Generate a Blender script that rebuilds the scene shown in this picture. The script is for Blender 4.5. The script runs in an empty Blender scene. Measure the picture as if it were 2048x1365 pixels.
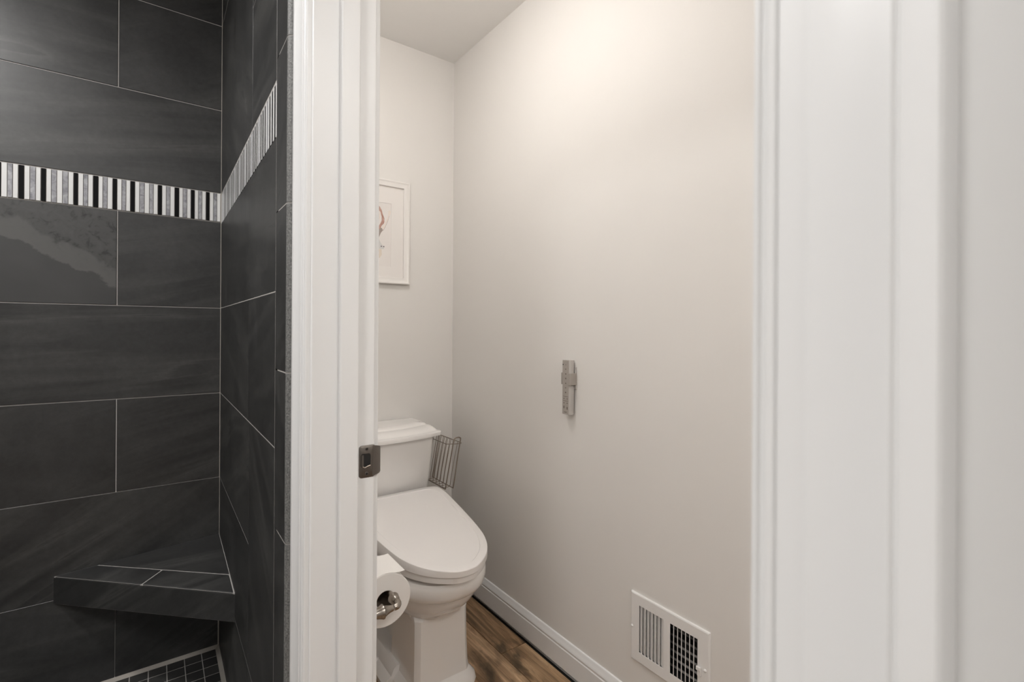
import bpy, math, random
from mathutils import Vector, Matrix

random.seed(7)
PI = math.pi
C = bpy.context.scene.collection
scene = bpy.context.scene

# ------------------------------------------------------------------ camera, world, exposure
cam_data = bpy.data.cameras.new('camera')
cam = bpy.data.objects.new('camera', cam_data)
C.objects.link(cam)
cam.location = (0, 0, 1.18)
cam_data.sensor_width = 36.0
cam_data.lens = 975.455 * 36 / 2048
cam_data.shift_y = -(682.5 - 660.05) / 2048
cam_data.clip_start = 0.01
YAW, ROLL = 0.63017, 0.00604
cam.rotation_euler = (Matrix.Rotation(-YAW, 4, 'Z') @ Matrix.Rotation(PI / 2, 4, 'X')
                      @ Matrix.Rotation(ROLL, 4, 'Z')).to_euler()
cam_data.dof.use_dof = True
cam_data.dof.focus_distance = 1.7
cam_data.dof.aperture_fstop = 8.0
scene.camera = cam

world = bpy.data.worlds.new('world')
scene.world = world
world.use_nodes = True
world.node_tree.nodes['Background'].inputs[0].default_value = (0.9, 0.95, 1.0, 1)
world.node_tree.nodes['Background'].inputs[1].default_value = 0.02

scene.view_settings.view_transform = 'Standard'
scene.view_settings.look = 'None'
scene.view_settings.exposure = 0.0
scene.view_settings.gamma = 1.0
scene.view_settings.use_curve_mapping = False

L_TOILET = 30.5      # radiance of the dome lamp above the toilet
L_FILL = 28.5         # added fill lamp, out of view at the front of the toilet room
L_BATH = 44.0        # bathroom ceiling domes
L_SHOWER = 215.0     # shower downlight

# ------------------------------------------------------------------ helpers
class MB:
    """collects shapes; build() links them as ONE mesh object"""
    def __init__(self):
        self.v = []; self.f = []; self.m = []; self.r = []; self.uv = []
    def add(self, verts, faces, mat=0, rand=0.0, uvs=None):
        n = len(self.v)
        self.v += [tuple(p) for p in verts]
        for f in faces:
            self.f.append(tuple(i + n for i in f)); self.m.append(mat); self.r.append(rand)
            self.uv.append([uvs[i] for i in f] if uvs else [(0, 0)] * len(f))
        return self
    def box(self, a, b, mat=0, rand=0.0, uvs=None):
        x0, x1 = sorted((a[0], b[0])); y0, y1 = sorted((a[1], b[1])); z0, z1 = sorted((a[2], b[2]))
        v = [(x0,y0,z0),(x1,y0,z0),(x1,y1,z0),(x0,y1,z0),(x0,y0,z1),(x1,y0,z1),(x1,y1,z1),(x0,y1,z1)]
        f = [(0,3,2,1),(4,5,6,7),(0,1,5,4),(1,2,6,5),(2,3,7,6),(3,0,4,7)]
        return self.add(v, f, mat, rand, uvs)
    def prism(self, poly, axis, a, b, mat=0, rand=0.0):
        """extrude a 2D polygon along an axis: poly in the other two axes' order"""
        def P(p, t):
            if axis == 'x': return (t, p[0], p[1])
            if axis == 'y': return (p[0], t, p[1])
            return (p[0], p[1], t)
        n = len(poly)
        v = [P(p, a) for p in poly] + [P(p, b) for p in poly]
        f = [tuple(range(n))[::-1], tuple(range(n, 2 * n))]
        f += [(i, (i + 1) % n, n + (i + 1) % n, n + i) for i in range(n)]
        return self.add(v, f, mat, rand)
    def loft(self, rings, mat=0, cap0=True, cap1=True, close=True):
        n = len(rings[0]); v = [p for r in rings for p in r]; f = []
        for k in range(len(rings) - 1):
            for i in range(n if close else n - 1):
                j = (i + 1) % n
                f.append((k*n+i, k*n+j, (k+1)*n+j, (k+1)*n+i))
        if cap0: f.append(tuple(range(n))[::-1])
        if cap1: f.append(tuple(range((len(rings)-1)*n, len(rings)*n)))
        return self.add(v, f, mat)
    def lathe(self, prof, origin, axis, n=32, mat=0, cap=True):
        o = Vector(origin); a = Vector(axis).normalized()
        u = a.orthogonal().normalized(); w = a.cross(u)
        rings = []
        for t, r in prof:
            c = o + a * t
            rings.append([c + (u * math.cos(2*PI*i/n) + w * math.sin(2*PI*i/n)) * max(r, 1e-5) for i in range(n)])
        return self.loft(rings, mat, cap, cap)
    def tube(self, pts, r, n=10, mat=0, rs=None):
        pts = [Vector(p) for p in pts]; rings = []; u = None
        for i, p in enumerate(pts):
            t = (pts[min(i+1, len(pts)-1)] - pts[max(i-1, 0)]).normalized()
            if u is None: u = t.orthogonal().normalized()
            else: u = (u - t * u.dot(t)).normalized()
            w = t.cross(u); rr = rs[i] if rs else r
            rings.append([p + (u*math.cos(2*PI*k/n) + w*math.sin(2*PI*k/n)) * rr for k in range(n)])
        return self.loft(rings, mat)
    def build(self, name, mats, parent=None, smooth=None, bevel=None, seg=2):
        me = bpy.data.meshes.new(name)
        me.from_pydata(self.v, [], self.f)
        if not isinstance(mats, (list, tuple)): mats = [mats]
        for m in mats: me.materials.append(m)
        me.polygons.foreach_set('material_index', self.m)
        at = me.attributes.new('rand', 'FLOAT', 'FACE'); at.data.foreach_set('value', self.r)
        uv = me.uv_layers.new(name='UVMap')
        flat = [c for f in self.uv for p in f for c in p]
        uv.data.foreach_set('uv', flat)
        import bmesh
        bm = bmesh.new(); bm.from_mesh(me); bmesh.ops.recalc_face_normals(bm, faces=bm.faces); bm.to_mesh(me); bm.free()
        if smooth is not None:
            me.shade_smooth(); me.set_sharp_from_angle(angle=math.radians(smooth))
        o = bpy.data.objects.new(name, me); C.objects.link(o)
        if bevel:
            b = o.modifiers.new('bevel', 'BEVEL'); b.width = bevel; b.segments = seg; b.limit_method = 'ANGLE'
            b.angle_limit = math.radians(35)
            if smooth is None:
                me.shade_smooth(); b.harden_normals = True
        if parent is not None:
            o.parent = parent
            o.matrix_parent_inverse = Matrix.Translation(-world_loc(parent))
        return o

def world_loc(o):
    return Vector(o.location) if o.parent is None else Vector((0, 0, 0)) + world_loc_chain(o)
def world_loc_chain(o):
    m = Matrix.Identity(4); p = o
    while p is not None:
        m = (p.matrix_parent_inverse if p.parent else Matrix.Identity(4)) @ p.matrix_basis @ m; p = p.parent
    return m.translation

def thing(name, label, cat, loc=(0, 0, 0), group=None):
    o = bpy.data.objects.new(name, None); C.objects.link(o); o.location = loc
    o.empty_display_size = 0.05
    o['label'] = label; o['category'] = cat
    if group: o['group'] = group
    return o
def tag(o, label, cat, group=None):
    o['label'] = label; o['category'] = cat
    if group: o['group'] = group
    return o
def struct(o, label=None, cat=None):
    o['kind'] = 'structure'
    if label: o['label'] = label
    if cat: o['category'] = cat
    return o

def catmull(pts, n):
    out = []
    for i in range(len(pts) - 1):
        p0 = pts[max(i-1, 0)]; p1 = pts[i]; p2 = pts[i+1]; p3 = pts[min(i+2, len(pts)-1)]
        for k in range(n):
            t = k / n
            out.append(tuple(0.5*((2*b)+(-a+c)*t+(2*a-5*b+4*c-d)*t*t+(-a+3*b-3*c+d)*t**3) for a, b, c, d in zip(p0, p1, p2, p3)))
    out.append(tuple(pts[-1])); return out

# ------------------------------------------------------------------ materials
def mat(name, col, rough=0.5, metal=0.0, coat=0.0, spec=0.5):
    m = bpy.data.materials.new(name); m.use_nodes = True
    b = m.node_tree.nodes['Principled BSDF']
    b.inputs['Base Color'].default_value = (*col, 1); b.inputs['Roughness'].default_value = rough
    b.inputs['Metallic'].default_value = metal; b.inputs['Coat Weight'].default_value = coat
    b.inputs['Coat Roughness'].default_value = 0.08
    b.inputs['Specular IOR Level'].default_value = spec
    return m
class NT:
    def __init__(self, m):
        self.t = m.node_tree; self.b = self.t.nodes['Principled BSDF']
    def n(self, typ, **kw):
        nd = self.t.nodes.new(typ)
        for k, v in kw.items(): setattr(nd, k, v)
        return nd
    def l(self, a, b): self.t.links.new(a, b)
    def math(self, op, a, b=None, c=None):
        nd = self.n('ShaderNodeMath', operation=op)
        for i, x in enumerate((a, b, c)):
            if x is None: continue
            if isinstance(x, (int, float)): nd.inputs[i].default_value = x
            else: self.l(x, nd.inputs[i])
        return nd.outputs[0]
    def noise(self, vec, scale, detail=4, rough=0.55, dist=0.0):
        nd = self.n('ShaderNodeTexNoise'); nd.inputs['Scale'].default_value = scale
        nd.inputs['Detail'].default_value = detail; nd.inputs['Roughness'].default_value = rough
        nd.inputs['Distortion'].default_value = dist
        self.l(vec, nd.inputs['Vector']); return nd.outputs['Fac']
    def mapping(self, vec, scale=(1,1,1), rot=(0,0,0), loc=(0,0,0)):
        nd = self.n('ShaderNodeMapping'); nd.inputs['Scale'].default_value = scale
        nd.inputs['Rotation'].default_value = rot; nd.inputs['Location'].default_value = loc
        self.l(vec, nd.inputs['Vector']); return nd.outputs[0]
    def ramp(self, fac, stops):
        nd = self.n('ShaderNodeValToRGB'); e = nd.color_ramp.elements
        while len(e) < len(stops): e.new(0.5)
        for k, (p, c) in enumerate(stops):
            e[k].position = p; e[k].color = (*c, 1) if len(c) == 3 else c
        self.l(fac, nd.inputs[0]); return nd.outputs[0]
    def mix(self, fac, a, b, mode='MIX'):
        nd = self.n('ShaderNodeMix', data_type='RGBA', blend_type=mode)
        for i, x in ((0, fac), (6, a), (7, b)):
            if isinstance(x, (int, float)): nd.inputs[i].default_value = x
            elif isinstance(x, tuple): nd.inputs[i].default_value = (*x, 1)
            else: self.l(x, nd.inputs[i])
        return nd.outputs[2]
    def bump(self, h, strength, dist=0.001):
        nd = self.n('ShaderNodeBump'); nd.inputs['Strength'].default_value = strength
        nd.inputs['Distance'].default_value = dist
        self.l(h, nd.inputs['Height']); self.l(nd.outputs[0], self.b.inputs['Normal'])

def obj_coord(t): return t.n('ShaderNodeTexCoord').outputs['Object']

def paint(name, col, rough=0.6, tex=0.12, spec=0.3):
    m = mat(name, col, rough, spec=spec); t = NT(m); oc = obj_coord(t)
    f = t.noise(oc, 3.0, 3)
    c = t.mix(f, tuple(x*0.985 for x in col), tuple(min(1, x*1.015) for x in col)); t.l(c, t.b.inputs['Base Color'])
    t.bump(t.noise(oc, 260, 3), tex, 0.0006)
    return m

M_wall = paint('greige_wall_paint', (0.765, 0.74, 0.71), 0.55)
M_bathwall = paint('greige_wall_paint_cool_lit', (0.70, 0.695, 0.685), 0.55)  # same greige paint, with the bathroom's cooler light put into its colour
M_ceil = paint('ceiling_paint', (0.88, 0.865, 0.845), 0.8, 0.1)
M_trim = paint('white_trim_paint', (0.785, 0.782, 0.778), 0.35, 0.04, 0.5)
M_grout = paint('light_grey_grout', (0.42, 0.40, 0.38), 0.9, 0.5)
M_caulk = paint('pale_caulk', (0.40, 0.37, 0.33), 0.8, 0.5)
M_white_tile = mat('white_glass_strip', (0.75, 0.75, 0.74), 0.25)
M_gray_tile = mat('grey_marble_strip', (0.30, 0.30, 0.32), 0.3)
M_black_tile = mat('black_glass_strip', (0.010, 0.010, 0.0105), 0.5, spec=0.04)
t = NT(M_gray_tile); oc = obj_coord(t)
t.l(t.ramp(t.noise(oc, 45, 4, 0.6, 1.0), [(0.3, (0.17, 0.17, 0.19)), (0.55, (0.33, 0.33, 0.35)), (0.75, (0.48, 0.48, 0.5))]), t.b.inputs['Base Color'])
M_porcelain = mat('porcelain', (0.86, 0.835, 0.81), 0.12, coat=0.6)
M_seat = mat('seat_plastic', (0.86, 0.83, 0.81), 0.22, coat=0.2)
M_nickel = mat('satin_nickel', (0.33, 0.295, 0.26), 0.27, 1.0)
M_strike = mat('brushed_strike_plate', (0.19, 0.175, 0.16), 0.40, 1.0)
M_wire = mat('aged_nickel_wire', (0.36, 0.31, 0.26), 0.32, 1.0)
M_dark = mat('dark_recess', (0.012, 0.011, 0.010), 0.8)
M_remote = mat('silver_grey_plastic', (0.37, 0.335, 0.30), 0.38)
M_remote_side = mat('pale_silver_plastic', (0.47, 0.445, 0.42), 0.3)
M_icon = mat('dark_brown_print', (0.13, 0.10, 0.085), 0.5)
M_vent = mat('white_enamel_metal', (0.80, 0.785, 0.77), 0.4)
M_damper = mat('galvanised_metal', (0.20, 0.19, 0.18), 0.5, 0.6)
M_duct = mat('duct_interior', (0.02, 0.019, 0.018), 0.7)
M_paper = mat('white_tissue_paper', (0.84, 0.81, 0.78), 0.95, spec=0.1)
M_core = mat('cardboard_core', (0.15, 0.11, 0.08), 0.9)
t = NT(M_paper); t.bump(t.noise(obj_coord(t), 900, 3), 0.25, 0.0005)
M_frame = mat('white_lacquered_wood', (0.82, 0.79, 0.76), 0.4)
M_matboard = mat('white_mat_board', (0.82, 0.785, 0.755), 0.85, spec=0.2)
M_printpaper = mat('print_paper', (0.80, 0.76, 0.73), 0.85, spec=0.2)
M_hair = mat('ink_auburn', (0.42, 0.22, 0.17), 0.9)
t = NT(M_hair); t.l(t.ramp(t.noise(t.mapping(obj_coord(t), (300, 1, 60)), 1.0, 3), [(0.3, (0.33, 0.16, 0.12)), (0.7, (0.62, 0.42, 0.36))]), t.b.inputs['Base Color'])
M_skin_ink = mat('ink_pale_skin', (0.80, 0.72, 0.66), 0.9)
M_line_ink = mat('ink_line_grey', (0.42, 0.38, 0.36), 0.9)
M_dress_ink = mat('ink_warm_grey', (0.36, 0.31, 0.28), 0.9)
M_skirt_ink = mat('ink_pale_grey', (0.66, 0.65, 0.63), 0.9)
M_hem_ink = mat('ink_cream', (0.74, 0.66, 0.57), 0.9)
M_dot_ink = mat('ink_dark_dot', (0.16, 0.13, 0.15), 0.9)

def emission(name, col, strength):
    m = bpy.data.materials.new(name); m.use_nodes = True; nt = m.node_tree; nt.nodes.clear()
    e = nt.nodes.new('ShaderNodeEmission'); o = nt.nodes.new('ShaderNodeOutputMaterial')
    e.inputs[0].default_value = (*col, 1); e.inputs[1].default_value = strength
    nt.links.new(e.outputs[0], o.inputs[0]); return m

# dark slate-look porcelain: every tile has its own piece of texture (UV + random)
M_tile = mat('charcoal_slate_tile', (0.05, 0.05, 0.05), 0.42, spec=0.48)
t = NT(M_tile)
uvn = t.n('ShaderNodeUVMap').outputs[0]
rn = t.n('ShaderNodeAttribute', attribute_name='rand').outputs['Fac']
off = t.n('ShaderNodeCombineXYZ')
t.l(t.math('MULTIPLY', rn, 37.0), off.inputs[0]); t.l(t.math('MULTIPLY', rn, 91.0), off.inputs[1]); t.l(t.math('MULTIPLY', rn, 53.0), off.inputs[2])
va = t.n('ShaderNodeVectorMath', operation='ADD'); t.l(uvn, va.inputs[0]); t.l(off.outputs[0], va.inputs[1]); uvo = va.outputs[0]
cloud = t.noise(uvo, 5.0, 6, 0.6, 0.4)
fine = t.noise(uvo, 60.0, 5, 0.7)
rotn = t.n('ShaderNodeVectorRotate', rotation_type='Z_AXIS'); t.l(uvo, rotn.inputs['Vector'])
t.l(t.math('SUBTRACT', t.math('MULTIPLY', t.math('FRACT', t.math('MULTIPLY', rn, 7.31)), 0.95), 0.62), rotn.inputs['Angle'])
streak = t.noise(t.mapping(rotn.outputs[0], (1.2, 10.0, 1)), 1.0, 5, 0.55, 0.6)
base = t.ramp(cloud, [(0.3, (0.024, 0.024, 0.024)), (0.5, (0.033, 0.033, 0.0327)), (0.72, (0.048, 0.0475, 0.0465))])
sm = t.ramp(streak, [(0.48, (0, 0, 0)), (0.60, (0.35, 0.35, 0.35)), (0.635, (0.6, 0.6, 0.6)), (0.66, (0.1, 0.1, 0.1)), (0.75, (0, 0, 0))])
c = t.mix(sm, base, (0.080, 0.079, 0.075))
ds = t.ramp(t.noise(t.mapping(rotn.outputs[0], (0.9, 7.0, 1), loc=(3.3, 1.7, 0)), 1.0, 4, 0.5, 0.5), [(0.36, (0.55, 0.55, 0.55)), (0.42, (0, 0, 0))])
c = t.mix(ds, c, (0.018, 0.018, 0.018))
spk = t.ramp(fine, [(0.3, (0.82, 0.82, 0.82)), (0.7, (1.12, 1.12, 1.12))])
c = t.mix(1.0, c, spk, 'MULTIPLY'); t.l(c, t.b.inputs['Base Color'])
t.l(t.math('ADD', t.math('MULTIPLY', cloud, 0.20), 0.30), t.b.inputs['Roughness'])
t.bump(fine, 0.12, 0.0008)
# mottled pitted slate, used on one tile of the course under the band
M_tile_pit = mat('pitted_slate_tile', (0.07, 0.07, 0.07), 0.5)
t = NT(M_tile_pit); uvn = t.n('ShaderNodeUVMap').outputs[0]
pit = t.ramp(t.noise(uvn, 34, 5, 0.6, 0.8), [(0.36, (0.020, 0.020, 0.020)), (0.46, (0.048, 0.0475, 0.046)), (0.7, (0.060, 0.0595, 0.058))])
sep = t.n('ShaderNodeSeparateXYZ'); t.l(uvn, sep.inputs[0])
w = t.math('ADD', t.math('ADD', sep.outputs[1], t.math('MULTIPLY', sep.outputs[0], 0.52)), t.math('MULTIPLY', t.math('SUBTRACT', t.noise(uvn, 14, 4, 0.6), 0.5), 0.10))
band = t.ramp(w, [(0.10, (0, 0, 0)), (0.262, (0.0, 0.0, 0.0)), (0.27, (1, 1, 1)), (0.318, (0.75, 0.75, 0.75)), (0.33, (0, 0, 0))])
low = t.ramp(w, [(0.26, (1, 1, 1)), (0.272, (0, 0, 0))])
smooth_c = t.ramp(t.noise(uvn, 6, 5), [(0.3, (0.036, 0.036, 0.0355)), (0.7, (0.050, 0.0495, 0.049))])
c = t.mix(low, pit, smooth_c); c = t.mix(band, c, (0.088, 0.0865, 0.083)); t.l(c, t.b.inputs['Base Color'])

M_tile_edge = mat('unglazed_tile_edge', (0.14, 0.14, 0.135), 0.6)
t = NT(M_tile_edge); oc = obj_coord(t)
t.l(t.ramp(t.noise(oc, 330, 4, 0.7), [(0.32, (0.06, 0.06, 0.058)), (0.5, (0.15, 0.15, 0.145)), (0.68, (0.26, 0.26, 0.25))]), t.b.inputs['Base Color'])
# rustic brown vinyl planks running along Y
M_wood = mat('rustic_wood_plank', (0.2, 0.13, 0.08), 0.42)
t = NT(M_wood)
uvn = t.n('ShaderNodeUVMap').outputs[0]
rn = t.n('ShaderNodeAttribute', attribute_name='rand').outputs['Fac']
off = t.n('ShaderNodeCombineXYZ'); t.l(t.math('MULTIPLY', rn, 31.0), off.inputs[0]); t.l(t.math('MULTIPLY', rn, 77.0), off.inputs[1])
va = t.n('ShaderNodeVectorMath', operation='ADD'); t.l(uvn, va.inputs[0]); t.l(off.outputs[0], va.inputs[1]); uvo = va.outputs[0]
g1 = t.noise(t.mapping(uvo, (22, 2.2, 1)), 1.0, 6, 0.65, 1.2)
g2 = t.noise(t.mapping(uvo, (90, 5, 1)), 1.0, 5, 0.7, 0.6)
kn = t.noise(t.mapping(uvo, (7, 3, 1)), 1.0, 4, 0.6, 1.5)
c = t.ramp(g1, [(0.28, (0.085, 0.055, 0.032)), (0.45, (0.23, 0.150, 0.088)), (0.58, (0.44, 0.30, 0.188)), (0.75, (0.68, 0.51, 0.35))])
c = t.mix(t.ramp(kn, [(0.54, (0, 0, 0)), (0.66, (0.8, 0.8, 0.8))]), c, (0.060, 0.044, 0.027))
c = t.mix(1.0, c, t.ramp(g2, [(0.3, (0.72, 0.72, 0.72)), (0.7, (1.2, 1.2, 1.2))]), 'MULTIPLY')
c = t.mix(1.0, c, t.ramp(rn, [(0.0, (0.70, 0.60, 0.50)), (0.5, (0.95, 0.90, 0.80)), (1.0, (1.3, 1.25, 1.2))]), 'MULTIPLY')
t.l(c, t.b.inputs['Base Color']); t.bump(g2, 0.2, 0.0006)

# ------------------------------------------------------------------ key planes (metres; Y goes away from the bathroom)
YB = 2.065           # back wall of shower and toilet room
XS = 0.190           # tiled side of the shower
XA, XB = 0.2096, 0.3185   # partition faces (bathroom side, toilet side)
XT = 1.152           # right wall of the toilet room
YJ, YN = 0.856, 0.1065    # far and near jamb faces
ZC = 2.46            # ceiling
BX0, BY0 = -1.75, -2.0    # rest of the bathroom
TY0 = -1.10          # front wall of the toilet room

# ------------------------------------------------------------------ shell
struct(MB().box((BX0-.1, YB+.012, -.05), (XT+.3, YB+.12, ZC+.1)).box((XB-.02, YB, 0), (XT+.02, YB+.013, ZC)).build('wall_back', M_wall))
w = MB()
V = dict(y0=.728, y1=.941, z0=.226, z1=.384)     # duct opening behind the register
w.box((XT, TY0-.1, -.05), (XT+.1, V['y0'], ZC)).box((XT, V['y1'], -.05), (XT+.1, YB+.012, ZC))
w.box((XT, V['y0'], -.05), (XT+.1, V['y1'], V['z0'])).box((XT, V['y0'], V['z1']), (XT+.1, V['y1'], ZC))
struct(w.build('wall_right', M_wall))
w = MB()
JT = .018
for (y0, y1, z0) in ((YJ+JT, YB+.012, 0), (BY0, YN-JT, 0), (YN-JT, YJ+JT, 2.05)):
    w.box((XA, y0, z0), ((XA+XB)/2, y1, ZC), 1); w.box(((XA+XB)/2, y0, z0), (XB, y1, ZC), 0)
struct(w.build('wall_partition', [M_wall, M_bathwall]))
struct(MB().box((XB, TY0-.1, -.05), (XT, TY0, ZC)).build('wall_front', M_wall))
struct(MB().box((BX0-.1, BY0-.1, -.05), (BX0, YB+.012, ZC)).build('wall_left', M_bathwall))
struct(MB().box((BX0, BY0-.1, -.05), (XB, BY0, ZC)).build('wall_behind', M_bathwall))
struct(MB().box((BX0-.1, BY0-.1, ZC), (XT+.1, YB+.12, ZC+.1)).build('ceiling', M_ceil))

# plank floor: each plank is a bevelled board in one mesh
fl = MB()
fl.box((BX0, BY0, -.05), (XT, YB, -.012), 1)
pw = 0.178; k = -16
while 1.02 + k * pw < XT-.03:
    x0 = max(BX0, 1.02 + k * pw); x1 = min(XT-.0205, 1.02 + (k+1) * pw); k += 1
    if x1 - x0 < .01: continue
    ys = [1.452 + (0 if k == 1 else [.66, .41, .83, .2, .62][k % 5]) + 1.22 * j for j in range(-4, 3)]
    for j in range(len(ys) - 1):
        y0 = max(BY0, ys[j]); y1 = min(YB, ys[j+1])
        if y1 - y0 < .02: continue
        r = random.random()
        if k == 1: r = .30 if y0 > 1.4 else .42
        if k == 0: r = .80
        a, b = (x0 + .0006, y0 + .0006), (x1 - .0006, y1 - .0006)
        vs = [(a[0],a[1],-.004),(b[0],a[1],-.004),(b[0],b[1],-.004),(a[0],b[1],-.004),
              (a[0]+.001,a[1]+.001,0),(b[0]-.001,a[1]+.001,0),(b[0]-.001,b[1]-.001,0),(a[0]+.001,b[1]-.001,0)]
        fl.add(vs, [(4,5,6,7),(0,1,5,4),(1,2,6,5),(2,3,7,6),(3,0,4,7)], 0, r, [(p[0]-x0, p[1]-y0) for p in vs])
floor = struct(fl.build('floor', [M_wood, M_dark]))

# baseboards with a moulded top, held a little above the planks
def baseboard(name, p0, p1, nrm):
    prof = [(0,.010),(.0135,.010),(.0135,.076),(.0115,.079),(.0115,.082),(.0125,.086),(.0105,.094),(.0075,.099),(.0068,.103),(.0045,.108),(0,.1095)]
    m = MB(); rings = []
    for p in (p0, p1): rings.append([(p[0]+nrm[0]*d, p[1]+nrm[1]*d, z) for d, z in prof])
    m.loft(rings); return struct(m.build(name, M_trim, smooth=25))
baseboard('baseboard_right', (XT, TY0), (XT, YB), (-1, 0))
baseboard('baseboard_back', (XB, YB), (XT-.0135, YB), (0, -1))
baseboard('baseboard_left', (XB, YJ+.085), (XB, YB-.0135), (1, 0))

# ------------------------------------------------------------------ shower tiling
def tile_rect(mb, plane, u0, u1, z0, z1, mi=0, rand=None, g=.0015, t=.0022, ch=.0009):
    """one tile: plane 'back' (u = X on Y=YB) or 'side' (u = Y on X=XS)"""
    r = random.random() if rand is None else rand
    u0 += g; u1 -= g; z0 += g; z1 -= g
    def P(u, z, d): return (u, YB - d, z) if plane == 'back' else (XS - d, u, z)
    vs = [P(u0,z0,-.004),P(u1,z0,-.004),P(u1,z1,-.004),P(u0,z1,-.004),
          P(u0,z0,t-ch),P(u1,z0,t-ch),P(u1,z1,t-ch),P(u0,z1,t-ch),
          P(u0+ch,z0+ch,t),P(u1-ch,z0+ch,t),P(u1-ch,z1-ch,t),P(u0+ch,z1-ch,t)]
    fs = [(8,9,10,11)]
    for a in (0, 4):
        for i in range(4): fs.append((a+i, a+(i+1)%4, a+4+(i+1)%4, a+4+i))
    us = [(u0,z0),(u1,z0),(u1,z1),(u0,z1)]
    mb.add(vs, fs, mi, r, [(us[i%4][0]-u0, us[i%4][1]-z0) for i in range(12)])

ROWS = [.0, .329, .637, .944, 1.2527, 1.565, 1.6705, 1.972, 2.28, 2.46]
sb = MB()
sb.box((BX0, YB, 0), (XA, YB+.012, ZC), 1)
for i in range(len(ROWS) - 1):
    if i == 5: continue
    half = i in (0, 2, 4, 7)
    edges = [XS + .0] + ([-.105] if half else []) + [(-.415 if not half else -.72) - .62*j for j in range(4)]
    edges = [e for e in edges if e > BX0] + [BX0]
    if i == 4: edges = [XS, -.105, -.50, -1.11, BX0]
    for j in range(len(edges) - 1):
        pitted = (i == 4 and j == 1)
        u1, u0 = edges[j], edges[j+1]
        tile_rect(sb, 'back', u0, u1, ROWS[i], ROWS[i+1], 2 if pitted else 0, g=(.0006 if i < 2 else .0015))
wall_sb = struct(sb.build('wall_shower_back', [M_tile, M_grout, M_tile_pit]))

ss = MB()
ss.box((XS, 1.03, 0), (XA+.001, YB, ZC), 1)
YE = 1.052           # where the field tiles stop and the bullnose strip begins
side = [(YE, YB, 1.2527, 1.565), (1.40, YB, .944, 1.2527), (YE, 1.40, .944, 1.2527), (YE, YB, 1.972+.31, 2.46),
        (1.353, YB, 1.6705, 2.28), (YE, 1.353, 1.6705, 1.972), (YE, 1.353, 1.972, 2.28),
        (1.38, YB, .637, .944), (YE, 1.38, .637-.308, .944), (1.38, YB, .329, .637), (1.38, YB, 0, .329), (YE, 1.38, 0, .329)]
for (a, b, c_, d_) in side: tile_rect(ss, 'side', a + (.0012 if a == YE else 0), b, c_, d_, g=.0013, t=.0004, ch=.0002)
wall_ss = struct(ss.build('wall_shower_right', [M_tile, M_grout]))

# rounded bullnose pieces closing the tiled corner
bn = MB(); zj = [0, .17, .481, .79, 1.0995, 1.4075, 1.71, 2.02, 2.33, 2.46]
bn.box((XS, .957, 0), (XA, YE+.001, ZC), 1)
for i in range(len(zj) - 1):
    z0, z1 = zj[i] + .0013, zj[i+1] - .0013
    arc = [(XS-.0003+.0125*(1-math.cos(a)), .957-.0125*math.sin(a)) for a in [PI/2*k/8 for k in range(9)]]
    vs = []
    prof_ = [(XS-.0003, YE-.0016)] + arc + [(XA+.0005, .9445), (XA+.0005, YE-.0016)]
    rr = random.random(); n_ = len(prof_)
    vs = [(p[0], p[1], z0) for p in prof_] + [(p[0], p[1], z1) for p in prof_]
    uvv = [(p[1]*3+p[0]*5, p[2]) for p in vs]
    bn.prism([(p[0]+.0005*(1 if k < 10 else 0), p[1]+.0005) for k, p in enumerate(prof_)], 'z', z0-.0016, z1+.0016, 1)
    for k in range(n_):
        q = (k+1) % n_
        bn.add([vs[k], vs[q], vs[n_+q], vs[n_+k]], [(0,1,2,3)], 2 if 1 <= k <= 9 else 0, rr, [uvv[k], uvv[q], uvv[n_+q], uvv[n_+k]])
    bn.add(vs, [tuple(range(n_))[::-1], tuple(range(n_, 2*n_))], 0, rr)
b_ = bn.build('bullnose_edge', [M_tile, M_grout, M_tile_edge], wall_ss); b_['label'] = 'rounded tile edge strip'

# mosaic accent band
SEQ = 'WGWKWGWKWGWKWGWKWGWGWKWGWKWGWKWGWKWGWGWKWGWK' * 4
def band(name, plane, start, end, z0, z1, step, parent, seq):
    m = MB(); s = 1 if end > start else -1; u = start; i = 0
    lo, hi = min(start, end), max(start, end)
    if plane == 'back': m.box((lo, YB-.001, z0), (hi, YB+.002, z1), 3)
    else: m.box((XS-.0004, lo, z0), (XS+.002, hi, z1), 3)
    while (u - end) * s < -.004:
        st = step * random.uniform(.9, 1.1) * (1.0 if plane == 'side' and seq[i % len(seq)] == 'K' else 1); v = u + s * min(st, abs(end - u))
        a, b = sorted((u, v)); a += .0007; b -= .0007
        d = .0035 if plane == 'back' else .0007
        mi = 'WGK'.index(seq[i % len(seq)]); zz0, zz1 = z0 + .0022, z1 - .0022
        if plane == 'back':
            m.box((a, YB-d, zz0), (b, YB, zz1), mi)
        else: m.box((XS-d, a, zz0), (XS, b, zz1), mi)
        u = v; i += 1
    o = m.build(name, [M_white_tile, M_gray_tile, M_black_tile, M_grout], parent, bevel=.0005, seg=1)
    o['label'] = 'band of upright white, grey and black strips'
    return o
band('mosaic_band', 'back', XS-.003, BX0, ROWS[5], ROWS[6], .0122, wall_sb, SEQ)
band('mosaic_band', 'side', YB-.004, YE, 1.557, 1.6665, .0135, wall_ss, 'WGWGWGW' + 'KWKWGWKW' * 12)

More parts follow.
